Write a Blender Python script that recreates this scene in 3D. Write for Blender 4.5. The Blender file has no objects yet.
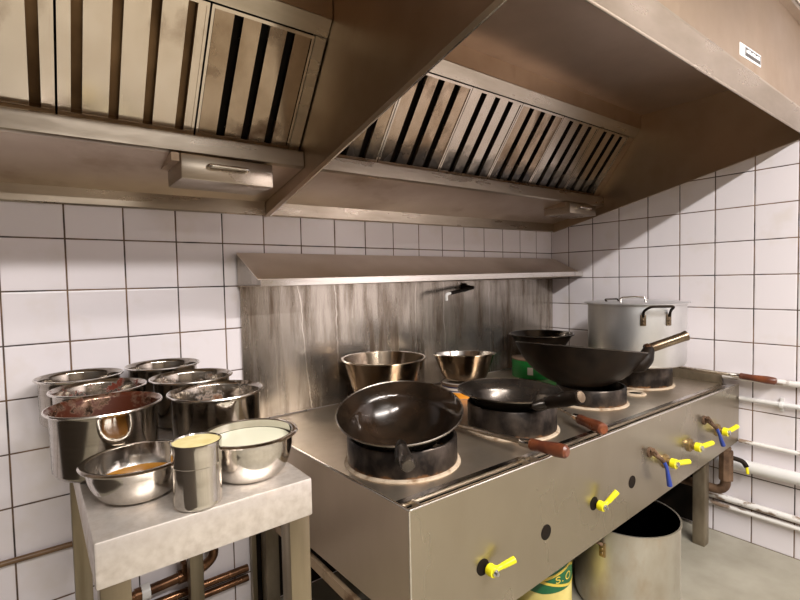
import bpy, bmesh, math, random
from mathutils import Vector, Matrix
PI = math.pi
S = bpy.context.scene
C = S.collection
V = Vector
random.seed(7)

# ------------------------------------------------------------------ materials
def newmat(name):
    m = bpy.data.materials.new(name); m.use_nodes = True
    nt = m.node_tree
    return m, nt, nt.nodes['Principled BSDF']
def nd(nt, t, **kw):
    n = nt.nodes.new(t)
    for k, v in kw.items(): setattr(n, k, v)
    return n
def mth(nt, op, a, b=None, c=None, clamp=False):
    n = nd(nt, 'ShaderNodeMath', operation=op, use_clamp=clamp)
    for i, x in enumerate((a, b, c)):
        if x is None: continue
        if isinstance(x, (int, float)): n.inputs[i].default_value = x
        else: nt.links.new(x, n.inputs[i])
    return n.outputs[0]
def mix(nt, f, a, b):
    n = nd(nt, 'ShaderNodeMix', data_type='RGBA')
    for i, x in ((0, f), (6, a), (7, b)):
        if isinstance(x, (int, float)): n.inputs[i].default_value = x
        elif isinstance(x, tuple): n.inputs[i].default_value = (*x[:3], 1)
        else: nt.links.new(x, n.inputs[i])
    return n.outputs[2]
def noise(nt, scale, stretch=(1, 1, 1), detail=4, rough=.55, pos=None, off=(0, 0, 0)):
    if pos is None: pos = nd(nt, 'ShaderNodeNewGeometry').outputs['Position']
    mp = nd(nt, 'ShaderNodeMapping')
    mp.inputs['Scale'].default_value = stretch; mp.inputs['Location'].default_value = off
    nt.links.new(pos, mp.inputs[0])
    n = nd(nt, 'ShaderNodeTexNoise')
    n.inputs['Scale'].default_value = scale; n.inputs['Detail'].default_value = detail; n.inputs['Roughness'].default_value = rough
    nt.links.new(mp.outputs[0], n.inputs['Vector'])
    return n.outputs[0]
def ramp(nt, f, lo, hi):
    n = nd(nt, 'ShaderNodeMapRange', clamp=True)
    nt.links.new(f, n.inputs[0])
    n.inputs[1].default_value = lo; n.inputs[2].default_value = hi
    return n.outputs[0]
def bump(nt, b, h, s, d=.002):
    n = nd(nt, 'ShaderNodeBump'); n.inputs['Strength'].default_value = s; n.inputs['Distance'].default_value = d
    nt.links.new(h, n.inputs['Height']); nt.links.new(n.outputs[0], b.inputs['Normal'])
def surf(name, c1, c2=None, sc=8, lo=.35, hi=.65, metal=0., r1=.5, r2=None, st=(1, 1, 1), bs=0., bsc=None, spec=None, bst=None, coat=0, trans=0):
    """two-tone noise material; lo..hi the blend window"""
    m, nt, b = newmat(name)
    b.inputs['Metallic'].default_value = metal
    n = ramp(nt, noise(nt, sc, st), lo, hi)
    if c2 is None: b.inputs['Base Color'].default_value = (*c1, 1)
    else: nt.links.new(mix(nt, n, c1, c2), b.inputs['Base Color'])
    if r2 is None: b.inputs['Roughness'].default_value = r1
    else:
        r = mth(nt, 'MULTIPLY_ADD', n, r2 - r1, r1); nt.links.new(r, b.inputs['Roughness'])
    if bs: bump(nt, b, noise(nt, bsc or sc * 6, bst or st), bs)
    if spec is not None: b.inputs['Specular IOR Level'].default_value = spec
    if coat: b.inputs['Coat Weight'].default_value = coat; b.inputs['Coat Roughness'].default_value = .1
    return m

def tile_mat(name, axis, off):
    m, nt, b = newmat(name)
    pos = nd(nt, 'ShaderNodeNewGeometry').outputs['Position']
    sp = nd(nt, 'ShaderNodeSeparateXYZ'); nt.links.new(pos, sp.inputs[0])
    def dist(o, off):
        u = mth(nt, 'DIVIDE', mth(nt, 'SUBTRACT', o, off), .15)
        f = mth(nt, 'FRACT', mth(nt, 'ADD', u, 100.0))
        return mth(nt, 'MULTIPLY', mth(nt, 'MINIMUM', f, mth(nt, 'SUBTRACT', 1.0, f)), .15), mth(nt, 'FLOOR', mth(nt, 'ADD', u, 100.0))
    d1, i1 = dist(sp.outputs[axis], off); d2, i2 = dist(sp.outputs[2], 0.0)
    d = mth(nt, 'MINIMUM', d1, d2)
    wob = mth(nt, 'MULTIPLY', mth(nt, 'SUBTRACT', noise(nt, 14), .5), .0016)
    dd = mth(nt, 'ADD', d, wob)
    g = mth(nt, 'SUBTRACT', 1.0, ramp(nt, dd, .0016, .0028))
    cmb = nd(nt, 'ShaderNodeCombineXYZ'); nt.links.new(i1, cmb.inputs[0]); nt.links.new(i2, cmb.inputs[1])
    wn = nd(nt, 'ShaderNodeTexWhiteNoise'); nt.links.new(cmb.outputs[0], wn.inputs[0])
    base = mix(nt, mth(nt, 'MULTIPLY', wn.outputs[0], .6), (.80, .745, .765), (.745, .70, .715))
    base = mix(nt, ramp(nt, noise(nt, 5), .55, .8), base, (.70, .63, .58))
    # grout: dark sooty, browner and more orange lower down (old grease)
    gc = mix(nt, ramp(nt, noise(nt, 9), .4, .62), (.030, .019, .016), (.17, .090, .040))
    nt.links.new(mix(nt, g, base, gc), b.inputs['Base Color'])
    nt.links.new(mth(nt, 'MULTIPLY_ADD', g, .5, .2), b.inputs['Roughness'])
    h = ramp(nt, d, .0008, .006)
    bump(nt, b, mth(nt, 'ADD', h, mth(nt, 'MULTIPLY', noise(nt, 10), .12)), .5, .002)
    return m

def steel(name, c1=(.55, .53, .50), c2=(.45, .42, .38), r1=.22, r2=.36, st=(1, 1, 14), sc=6, brush=(2, 2, 220), bs=.05, lo=.35, hi=.7, dirt=None, dlo=.6, dhi=.75, dsc=5, dst=(1, 1, 1), metal=1.0):
    m, nt, b = newmat(name)
    b.inputs['Metallic'].default_value = metal
    n = ramp(nt, noise(nt, sc, st), lo, hi)
    br = noise(nt, 3, brush, detail=2)
    col = mix(nt, n, c1, c2)
    rg = mth(nt, 'MULTIPLY_ADD', n, r2 - r1, r1)
    if bs: rg = mth(nt, 'ADD', rg, mth(nt, 'MULTIPLY', mth(nt, 'SUBTRACT', br, .5), .05))
    if dirt:
        dm = ramp(nt, noise(nt, dsc, dst, detail=6, off=(3, 1, 2)), dlo, dhi)
        col = mix(nt, dm, col, dirt)
        rg = mth(nt, 'ADD', rg, mth(nt, 'MULTIPLY', dm, .25), clamp=True)
        nt.links.new(mth(nt, 'SUBTRACT', metal, mth(nt, 'MULTIPLY', dm, .45)), b.inputs['Metallic'])
    nt.links.new(col, b.inputs['Base Color']); nt.links.new(rg, b.inputs['Roughness'])
    if bs: bump(nt, b, br, bs, .001)
    return m

M = {}
M['tile_back'] = tile_mat('white_tiles_back', 0, -.005)
M['tile_right'] = tile_mat('white_tiles_right', 1, -.113)
M['plaster'] = surf('painted_plaster', (.62, .55, .46), (.55, .48, .40), 3, r1=.7)
M['darkwall'] = surf('dark_brown_reflected_wall', (.055, .043, .033), (.04, .03, .022), 2, r1=.5)
M['backwall'] = surf('dull_brown_wall_paint', (.15, .12, .09), (.11, .085, .06), 2, r1=.6)
M['ceiling'] = surf('ceiling_board', (.52, .46, .39), (.46, .40, .34), 3, r1=.8)
M['floor'] = surf('kitchen_floor', (.36, .33, .265), (.26, .235, .18), 4, r1=.35, r2=.55, bs=.15)
M['hood'] = steel('hood_steel', (.50, .395, .295), (.40, .30, .21), .30, .44, st=(1, 1, 1), sc=3, brush=(160, 2, 2), bs=0, dirt=(.22, .13, .065), dlo=.60, dhi=.82, dsc=2.5, dst=(1.2, 1.2, .6))
M['trough'] = steel('trough_underside_steel', (.64, .545, .45), (.52, .42, .33), .30, .44, st=(1, 1, 1), sc=3, bs=0, dirt=(.30, .18, .09), dlo=.58, dhi=.82, dsc=3)
M['baffle_brown'] = steel('brown_filter_steel', (.40, .315, .235), (.24, .17, .11), .16, .30, st=(1.2, 1, 1), sc=6, bs=0, dirt=(.10, .05, .022), dlo=.54, dhi=.74, dsc=7)
M['hoodroof_lit'] = steel('hood_roof_steel_bounce_lit', (.70, .565, .455), (.56, .44, .345), .32, .46, st=(1, 1, 1), sc=2.5, bs=0, dirt=(.26, .17, .10), dlo=.62, dhi=.85, dsc=2.5)  # hood steel with a lighter colour for the floor bounce on the roof
M['hoodlip'] = steel('hood_lip_steel', (.52, .455, .375), (.42, .36, .285), .25, .38, st=(1, 1, 6), sc=4, brush=(2, 160, 160), bs=0)
M['baffle'] = steel('filter_steel', (.60, .53, .455), (.49, .41, .325), .13, .24, st=(1.2, 1, 1), sc=4, brush=(40, 2, 2), bs=0, dirt=(.20, .105, .045), dlo=.60, dhi=.82, dsc=4, dst=(1.5, .8, .8))
M['baffle_worn'] = steel('greasy_filter_steel', (.46, .36, .265), (.30, .205, .125), .16, .30, st=(1.2, 1, 1), sc=5, brush=(40, 2, 2), bs=0, dirt=(.12, .06, .025), dlo=.52, dhi=.76, dsc=6, dst=(1.5, .8, .8))
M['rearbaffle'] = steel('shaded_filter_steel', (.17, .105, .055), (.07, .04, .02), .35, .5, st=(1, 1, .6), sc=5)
M['soot_shade'] = surf('black_grease_and_shade', (.005, .004, .003), (.014, .009, .006), 12, r1=.55, r2=.8, spec=.12)  # black also used for shade in voids and below the range
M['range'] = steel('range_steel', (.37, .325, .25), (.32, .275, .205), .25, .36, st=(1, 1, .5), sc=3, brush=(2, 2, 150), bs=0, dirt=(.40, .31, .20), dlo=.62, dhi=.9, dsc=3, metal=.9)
M['rangeside_lit'] = steel('range_side_steel_lit', (.60, .49, .37), (.50, .40, .29), .3, .42, st=(1, 1, .5), sc=3, bs=0, metal=.85)  # same steel as the range, lightened to paint in light on the side
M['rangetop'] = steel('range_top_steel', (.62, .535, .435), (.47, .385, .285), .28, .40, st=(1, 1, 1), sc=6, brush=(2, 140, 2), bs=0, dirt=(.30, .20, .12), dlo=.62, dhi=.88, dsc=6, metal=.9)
M['shelf'] = steel('shelf_steel', (.80, .71, .61), (.68, .59, .49), .28, .4, st=(1, 1, 1), sc=4, bs=0)
M['table'] = steel('table_steel', (.72, .665, .61), (.56, .50, .44), .36, .5, st=(1, 1, 1), sc=60, brush=(60, 60, 60), bs=0, dirt=(.60, .45, .30), dlo=.60, dhi=.85, dsc=8, metal=.72)
M['tableleg'] = steel('table_leg_steel', (.33, .28, .20), (.24, .195, .13), .3, .45, st=(6, 6, .5), sc=5)
M['pot'] = steel('pot_steel', (.40, .365, .32), (.31, .275, .235), .10, .17, st=(1, 1, 20), sc=6, brush=(2, 2, 200), bs=.02)
M['bowl'] = steel('bowl_steel', (.68, .65, .61), (.58, .54, .49), .08, .18, st=(1, 1, 4), sc=8, brush=(2, 2, 160), bs=.02)
M['oldbowl'] = steel('scorched_bowl_steel', (.33, .27, .205), (.16, .105, .06), .12, .22, st=(1, 1, .6), sc=9, brush=(2, 2, 160), bs=.02, dirt=(.10, .055, .03), dlo=.58, dhi=.76, dsc=9)
M['darkbowl'] = steel('blackened_bowl_steel', (.07, .064, .058), (.025, .022, .02), .14, .26, st=(1, 1, 1), sc=9)
M['alu'] = steel('dull_aluminium', (.82, .82, .82), (.66, .66, .66), .38, .5, st=(1, 1, .6), sc=7, brush=(1, 1, 80), bs=.04)
M['aludirty'] = steel('stained_aluminium', (.66, .64, .58), (.52, .47, .38), .40, .55, st=(1, 1, .6), sc=8, brush=(1, 1, 80), bs=.04, dirt=(.42, .28, .12), dlo=.55, dhi=.8, dsc=6, dst=(1, 1, .5))
M['wok'] = surf('seasoned_wok_iron', (.022, .017, .013), (.009, .007, .005), 14, metal=.5, r1=.2, r2=.4, spec=.3, bs=.06, bsc=60)
M['wokin'] = surf('oiled_wok_inside', (.034, .020, .012), (.012, .008, .005), 10, metal=.3, r1=.10, r2=.24, bs=.03, bsc=50)
M['wokgrey'] = surf('worn_grey_wok_iron', (.13, .112, .095), (.035, .027, .022), 7, metal=.8, r1=.18, r2=.36, bs=.06, bsc=60)
M['black'] = surf('burnt_black_iron', (.004, .003, .0025), (.020, .012, .007), 9, metal=.0, r1=.28, r2=.6, bs=.08, bsc=70, spec=.13)
M['handleiron'] = surf('bare_handle_steel', (.30, .24, .17), (.13, .085, .05), 12, metal=.95, r1=.22, r2=.4)
M['wokrim'] = steel('worn_wok_rim', (.42, .38, .33), (.12, .10, .085), .2, .35, sc=12)
M['rim'] = steel('rolled_rim_steel', (.80, .77, .73), (.68, .64, .58), .12, .2)
M['crust'] = surf('crusted_burner_ring', (.50, .40, .29), (.20, .115, .055), 30, lo=.5, hi=.72, r1=.8, bs=.4, bsc=90)
M['wood'] = surf('red_brown_wood', (.20, .058, .022), (.085, .022, .010), 14, st=(1, 1, 1), r1=.25, r2=.4, bs=.06, bsc=60)
M['rod'] = steel('greasy_rod_steel', (.62, .56, .48), (.42, .34, .25), .25, .4, st=(4, 4, 4), sc=8)
M['yellow'] = surf('yellow_plastic', (.80, .72, .012), r1=.35)
M['blue'] = surf('blue_plastic', (.02, .05, .30), r1=.35)
M['brass'] = surf('dirty_brass', (.42, .30, .14), (.22, .15, .07), 30, metal=.9, r1=.3, r2=.5)
M['nut'] = steel('zinc_nut', (.6, .6, .62), (.4, .4, .42))
M['whitepaint'] = surf('white_gloss_paint', (.74, .73, .72), (.66, .64, .61), 6, r1=.3)
M['peel'] = surf('peeling_white_paint', (.72, .69, .65), (.24, .17, .12), 26, lo=.54, hi=.62, r1=.5, bs=.4, bsc=40, st=(1, .5, 1))
M['copper'] = surf('tarnished_copper', (.20, .10, .05), (.075, .035, .018), 14, metal=.85, r1=.25, r2=.42)
M['conduit'] = surf('brown_stained_pipe', (.22, .12, .05), (.09, .045, .018), 10, r1=.4)
M['rust'] = surf('rusty_iron', (.20, .12, .07), (.085, .045, .025), 18, metal=.3, r1=.55, r2=.8, bs=.3)
M['railrust'] = surf('rust_stained_rail', (.42, .30, .19), (.15, .075, .03), 14, lo=.48, hi=.66, metal=.2, r1=.5, bs=.2)
M['legiron'] = surf('grimy_leg_steel', (.30, .25, .18), (.12, .09, .055), 8, metal=.6, r1=.4, r2=.6, st=(1, 1, .4))
M['green'] = surf('green_tin_print', (.012, .20, .035), r1=.3)
M['darkgreen'] = surf('dark_green_tin_print', (.008, .105, .035), r1=.3)
M['gold'] = surf('gold_tin_print', (.62, .46, .06), r1=.3)
M['cream_tin'] = surf('pale_yellow_tin_print', (.74, .63, .22), (.62, .50, .15), 12, r1=.3)
M['brown_lid'] = surf('brown_greasy_tin_top', (.20, .12, .075), (.10, .06, .035), 12, r1=.4)
M['navy'] = surf('navy_tin_print', (.015, .018, .075), r1=.35)
M['orange'] = surf('orange_tin_print', (.80, .30, .02), r1=.35)
M['paper'] = surf('off_white_tin_print', (.62, .54, .46), r1=.4)
M['cream'] = surf('cream_liquid', (.88, .86, .66), r1=.2)
M['pale_lid'] = surf('pale_yellow_disc', (.80, .70, .36), (.70, .58, .25), 40, r1=.6, bs=.3, bsc=90)
M['oil'] = surf('amber_oil', (.40, .19, .03), (.30, .12, .015), 6, r1=.06)
M['chili'] = surf('red_chili_paste', (.17, .022, .008), (.05, .008, .004), 60, r1=.35, bs=.6, bsc=120)
M['chilioil'] = surf('dark_chili_oil', (.10, .025, .008), (.045, .012, .006), 20, r1=.1)
M['sauce'] = surf('brown_sauce', (.12, .055, .02), (.06, .025, .01), 20, r1=.12)
M['white'] = surf('white_sticker', (.85, .85, .87), r1=.4)
M['ink'] = surf('dark_sticker_ink', (.05, .045, .04), r1=.4)
M['lamp_body'] = surf('white_lamp_housing', (.8, .8, .8), r1=.5)

def stained_inside(name, stain, lo, hi, scale, clean=(.44, .40, .35)):
    m, nt, b = newmat(name)
    d = ramp(nt, mth(nt, 'ADD', mth(nt, 'MULTIPLY', noise(nt, scale, detail=3, rough=.5), .6), mth(nt, 'MULTIPLY', noise(nt, scale * 6, detail=2, off=(2, 2, 2)), .4)), lo, hi)
    nt.links.new(mix(nt, d, clean, stain), b.inputs['Base Color'])
    nt.links.new(mth(nt, 'SUBTRACT', 1.0, d), b.inputs['Metallic'])
    nt.links.new(mth(nt, 'MULTIPLY_ADD', d, .3, .15), b.inputs['Roughness']); b.inputs['Specular IOR Level'].default_value = .3
    return m
M['in_chili'] = stained_inside('chili_smeared_steel', (.060, .013, .004), .42, .53, 13, (.26, .17, .12))
M['in_flecks'] = stained_inside('chili_flecked_steel', (.12, .022, .010), .545, .59, 30)
M['in_brown'] = stained_inside('sauce_smeared_steel', (.14, .055, .020), .52, .68, 26)

def splash_mat():
    m, nt, b = newmat('streaked_splashback_steel')
    pos = nd(nt, 'ShaderNodeNewGeometry').outputs['Position']
    sp = nd(nt, 'ShaderNodeSeparateXYZ'); nt.links.new(pos, sp.inputs[0])
    x, z = sp.outputs[0], sp.outputs[2]
    st = ramp(nt, noise(nt, 5, (2.6, 1, .35), detail=7, rough=.65), .44, .64)
    st2 = ramp(nt, noise(nt, 9, (3.2, 1, .22), detail=6, rough=.7, off=(5, 0, 0)), .50, .68)
    col = mix(nt, st, (.50, .455, .40), (.20, .155, .115))
    col = mix(nt, mth(nt, 'MULTIPLY', st2, .55), col, (.60, .56, .50))
    wob = mth(nt, 'MULTIPLY', mth(nt, 'SUBTRACT', noise(nt, 6, (.3, 1, 1)), .5), .05)
    tot = None
    for x0, z0, sl in ((-1.676, 1.16, -.09), (-1.515, 1.19, 0), (-1.09, 1.12, .02), (-.91, 1.11, 0), (-.585, 1.15, -.02)):
        c = mth(nt, 'MULTIPLY_ADD', mth(nt, 'SUBTRACT', z, z0), sl, x0)
        dx = mth(nt, 'ABSOLUTE', mth(nt, 'SUBTRACT', mth(nt, 'ADD', x, wob), c))
        l = mth(nt, 'SUBTRACT', 1.0, ramp(nt, dx, .0015, .0038))
        tot = l if tot is None else mth(nt, 'MAXIMUM', tot, l)
    brk = ramp(nt, noise(nt, 7, (1, 1, 1), off=(0, 0, 4)), .35, .5)
    tot = mth(nt, 'MULTIPLY', tot, mth(nt, 'MULTIPLY', brk, .8))
    col = mix(nt, tot, col, (.78, .73, .66))
    # dark patches low down, painting in the reflections of the bowls
    bp = ramp(nt, noise(nt, 2.6, (1.4, 1, .9), off=(1.3, 0, .4)), .52, .66)
    bp = mth(nt, 'MULTIPLY', bp, mth(nt, 'SUBTRACT', 1.0, ramp(nt, z, .80, 1.0)))
    col = mix(nt, mth(nt, 'MULTIPLY', bp, .75), col, (.10, .075, .055))
    nt.links.new(col, b.inputs['Base Color'])
    b.inputs['Metallic'].default_value = .9
    nt.links.new(mth(nt, 'MULTIPLY_ADD', st, .12, .20), b.inputs['Roughness'])
    bump(nt, b, mth(nt, 'ADD', st2, tot), .12, .001)
    return m
M['splash'] = splash_mat()

def dark_foot(src, name):  # blackens the filters towards their lower edge, with a noisy border
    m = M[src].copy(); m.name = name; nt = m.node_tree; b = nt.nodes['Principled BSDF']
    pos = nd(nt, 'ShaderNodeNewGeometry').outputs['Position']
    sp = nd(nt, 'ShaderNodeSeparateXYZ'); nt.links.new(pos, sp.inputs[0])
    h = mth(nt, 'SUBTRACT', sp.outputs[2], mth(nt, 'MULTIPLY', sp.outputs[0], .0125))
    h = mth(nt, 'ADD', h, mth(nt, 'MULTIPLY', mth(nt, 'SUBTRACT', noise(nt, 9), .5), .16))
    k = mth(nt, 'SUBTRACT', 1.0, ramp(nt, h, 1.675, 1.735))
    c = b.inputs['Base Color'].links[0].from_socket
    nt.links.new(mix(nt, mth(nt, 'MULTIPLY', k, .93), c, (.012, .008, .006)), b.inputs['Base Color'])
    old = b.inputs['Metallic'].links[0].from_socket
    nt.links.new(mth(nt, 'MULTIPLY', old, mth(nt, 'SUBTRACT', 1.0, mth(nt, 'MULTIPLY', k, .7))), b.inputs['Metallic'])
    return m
M['baffle_r'] = dark_foot('baffle', 'filter_steel_dark_foot')
M['baffle_worn_r'] = dark_foot('baffle_worn', 'greasy_filter_steel_dark_foot')

def ring_mat():
    m, nt, b = newmat('scorched_wok_ring_iron')
    pos = nd(nt, 'ShaderNodeNewGeometry').outputs['Position']
    sp = nd(nt, 'ShaderNodeSeparateXYZ'); nt.links.new(pos, sp.inputs[0])
    n = ramp(nt, noise(nt, 16, (1, 1, .7), detail=6), .38, .60)
    col = mix(nt, n, (.085, .066, .052), (.014, .010, .008))
    hgt = mth(nt, 'ADD', sp.outputs[2], mth(nt, 'MULTIPLY', mth(nt, 'SUBTRACT', noise(nt, 40), .5), .035))
    r = mth(nt, 'SUBTRACT', 1.0, ramp(nt, hgt, .708, .716))
    col = mix(nt, r, col, (.20, .10, .045))
    nt.links.new(col, b.inputs['Base Color'])
    b.inputs['Metallic'].default_value = .7
    nt.links.new(mth(nt, 'MULTIPLY_ADD', n, .2, .28), b.inputs['Roughness'])
    bump(nt, b, noise(nt, 60), .15)
    return m
M['ring'] = ring_mat()

# ------------------------------------------------------------------ mesh helpers
class MB:
    def __init__(s): s.bm = bmesh.new(); s.mi = 0
    def _f(s, vs):
        try: f = s.bm.faces.new(vs); f.material_index = s.mi; return f
        except ValueError: return None
    def box(s, x0, y0, z0, x1, y1, z1, bev=0):
        r = bmesh.ops.create_cube(s.bm, size=1)
        for v in r['verts']:
            v.co = V(((x0 + x1) / 2 + v.co.x * (x1 - x0), (y0 + y1) / 2 + v.co.y * (y1 - y0), (z0 + z1) / 2 + v.co.z * (z1 - z0)))
        fs = {f for v in r['verts'] for f in v.link_faces}
        for f in fs: f.material_index = s.mi
        if bev:
            es = {e for v in r['verts'] for e in v.link_edges}
            bmesh.ops.bevel(s.bm, geom=list(es), offset=bev, segments=2, affect='EDGES', profile=.5)
        return s
    def prism(s, pts, vec):
        """closed solid: polygon pts (3-D, any order) pushed along vec"""
        a = [s.bm.verts.new(V(p)) for p in pts]; b = [s.bm.verts.new(V(p) + V(vec)) for p in pts]
        s._f(a); s._f(b[::-1]); n = len(a)
        for i in range(n): s._f([a[i], b[i], b[(i + 1) % n], a[(i + 1) % n]])
        return s
    def hexa(s, lo, hi):
        a = [s.bm.verts.new(V(p)) for p in lo]; b = [s.bm.verts.new(V(p)) for p in hi]
        s._f(a[::-1]); s._f(b)
        for i in range(4): s._f([a[i], a[(i + 1) % 4], b[(i + 1) % 4], b[i]])
        return s
    def lathe(s, prof, seg=64, mat=None, mis=None, close=False):
        """profile of (r, z); r = 0 makes a pole; mis: material index per profile span; close: join the last point to the first"""
        mat = mat or Matrix()
        rows = []
        for r, z in prof:
            if r < 1e-7: rows.append([s.bm.verts.new(mat @ V((0, 0, z)))])
            else: rows.append([s.bm.verts.new(mat @ V((r * math.cos(2 * PI * i / seg), r * math.sin(2 * PI * i / seg), z))) for i in range(seg)])
        pr = list(zip(rows[:-1], rows[1:]))
        if close: pr.append((rows[-1], rows[0]))
        for k, (a, b) in enumerate(pr):
            if mis: s.mi = mis[k]
            for i in range(seg):
                j = (i + 1) % seg
                if len(a) == 1 and len(b) == 1: continue
                if len(a) == 1: s._f([a[0], b[i], b[j]])
                elif len(b) == 1: s._f([a[i], b[0], a[j]])
                else: s._f([a[i], b[i], b[j], a[j]])
        return s
    def tube(s, pts, r, seg=16, caps=True):
        pts = [V(p) for p in pts]; n = len(pts)
        rs = r if isinstance(r, (list, tuple)) else [r] * n
        rings = []; up = None
        for i, p in enumerate(pts):
            t = ((pts[min(i + 1, n - 1)] - p).normalized() + (p - pts[max(i - 1, 0)]).normalized()).normalized()
            if up is None: up = V((0, 0, 1)) if abs(t.z) < .9 else V((1, 0, 0))
            u = up - t * up.dot(t); u.normalize(); w = t.cross(u); up = u
            rings.append([s.bm.verts.new(p + rs[i] * (math.cos(2 * PI * k / seg) * u + math.sin(2 * PI * k / seg) * w)) for k in range(seg)])
        for a, b in zip(rings[:-1], rings[1:]):
            for k in range(seg): s._f([a[k], a[(k + 1) % seg], b[(k + 1) % seg], b[k]])
        if caps: s._f(rings[0][::-1]); s._f(rings[-1])
        return s
    def build(s, name, mats, parent=None, flat=False, xf=None):
        bm = s.bm
        if xf is not None: bmesh.ops.transform(bm, matrix=xf, verts=bm.verts)
        if parent is not None: bmesh.ops.translate(bm, vec=-parent_world(parent), verts=bm.verts)
        bmesh.ops.recalc_face_normals(bm, faces=bm.faces)
        me = bpy.data.meshes.new(name); bm.to_mesh(me); bm.free()
        for m in (mats if isinstance(mats, (list, tuple)) else [mats]): me.materials.append(M[m] if isinstance(m, str) else m)
        if not flat:
            for p in me.polygons: p.use_smooth = True
            me.set_sharp_from_angle(angle=math.radians(38))
        o = bpy.data.objects.new(name, me); C.objects.link(o)
        if parent is not None: o.parent = parent
        return o
def parent_world(o):
    p = V(o.location)
    while o.parent is not None: o = o.parent; p += V(o.location)
    return p
def tag(o, label=None, cat=None, group=None, kind=None):
    if label: o['label'] = label
    if cat: o['category'] = cat
    if group: o['group'] = group
    if kind: o['kind'] = kind
    return o
def thing(name, label, cat, loc, group=None):
    o = bpy.data.objects.new(name, None); o.empty_display_size = .05; C.objects.link(o); o.location = loc
    return tag(o, label, cat, group)
def fillet(pts, r, n=6):
    """round the corners of a polyline"""
    pts = [V(p) for p in pts]; out = [pts[0]]
    for a, b, c in zip(pts[:-2], pts[1:-1], pts[2:]):
        d1 = (a - b); d2 = (c - b); k = min(r, d1.length * .49, d2.length * .49)
        p, q = b + d1.normalized() * k, b + d2.normalized() * k
        for i in range(n + 1):
            t = i / n; out.append(p * (1 - t) ** 2 + b * 2 * t * (1 - t) + q * t * t)
    return out + [pts[-1]]
def T(x, y, z): return Matrix.Translation((x, y, z))
CAM = V((-2.48468466, -1.68043703, 1.20929071))
def tilted(center, a, b=0.0, yaw=0.0):
    """frame whose near side (as seen from the working aisle) dips by a, right side by b"""
    vd = V((center[0] - CAM.x, center[1] - CAM.y, 0)).normalized()
    vd.rotate(Matrix.Rotation(yaw, 3, 'Z'))
    side = V((vd.y, -vd.x, 0))
    away = vd * math.cos(a) + V((0, 0, 1)) * math.sin(a)
    s2 = side * math.cos(b) - V((0, 0, 1)) * math.sin(b)
    n = s2.cross(away).normalized(); s2 = away.cross(n).normalized()
    m = Matrix(((s2.x, away.x, n.x, center[0]), (s2.y, away.y, n.y, center[1]), (s2.z, away.z, n.z, center[2]), (0, 0, 0, 1)))
    return m

# ------------------------------------------------------------------ room
tag(MB().box(-3.36, -4.3, -.08, .1, .1, 0).build('floor', 'floor', flat=True), kind='structure')
tag(MB().box(-3.36, 0, 0, .1, .1, 2.6).build('wall_back', 'tile_back', flat=True), kind='structure')
tag(MB().box(0, -4.3, 0, .1, 0, 2.6).build('wall_right', 'tile_right', flat=True), kind='structure')
tag(MB().box(-3.36, -4.3, 0, -3.26, 0, 2.6).build('wall_left', 'darkwall', flat=True), kind='structure')  # unseen wall, set close and dark for the pots to reflect
tag(MB().box(-3.26, -4.3, 0, 0, -4.2, 2.6).build('wall_front', 'backwall', flat=True), kind='structure')
tag(MB().box(-3.36, -4.3, 2.6, .1, .1, 2.7).build('ceiling', 'ceiling', flat=True), kind='structure')
# boxing above the hood up to the ceiling
b = MB(); b.box(-3.259, -1.235, 2.125, -.001, -.002, 2.599)
tag(b.build('trim_1', 'plaster', flat=True), kind='structure')

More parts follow.
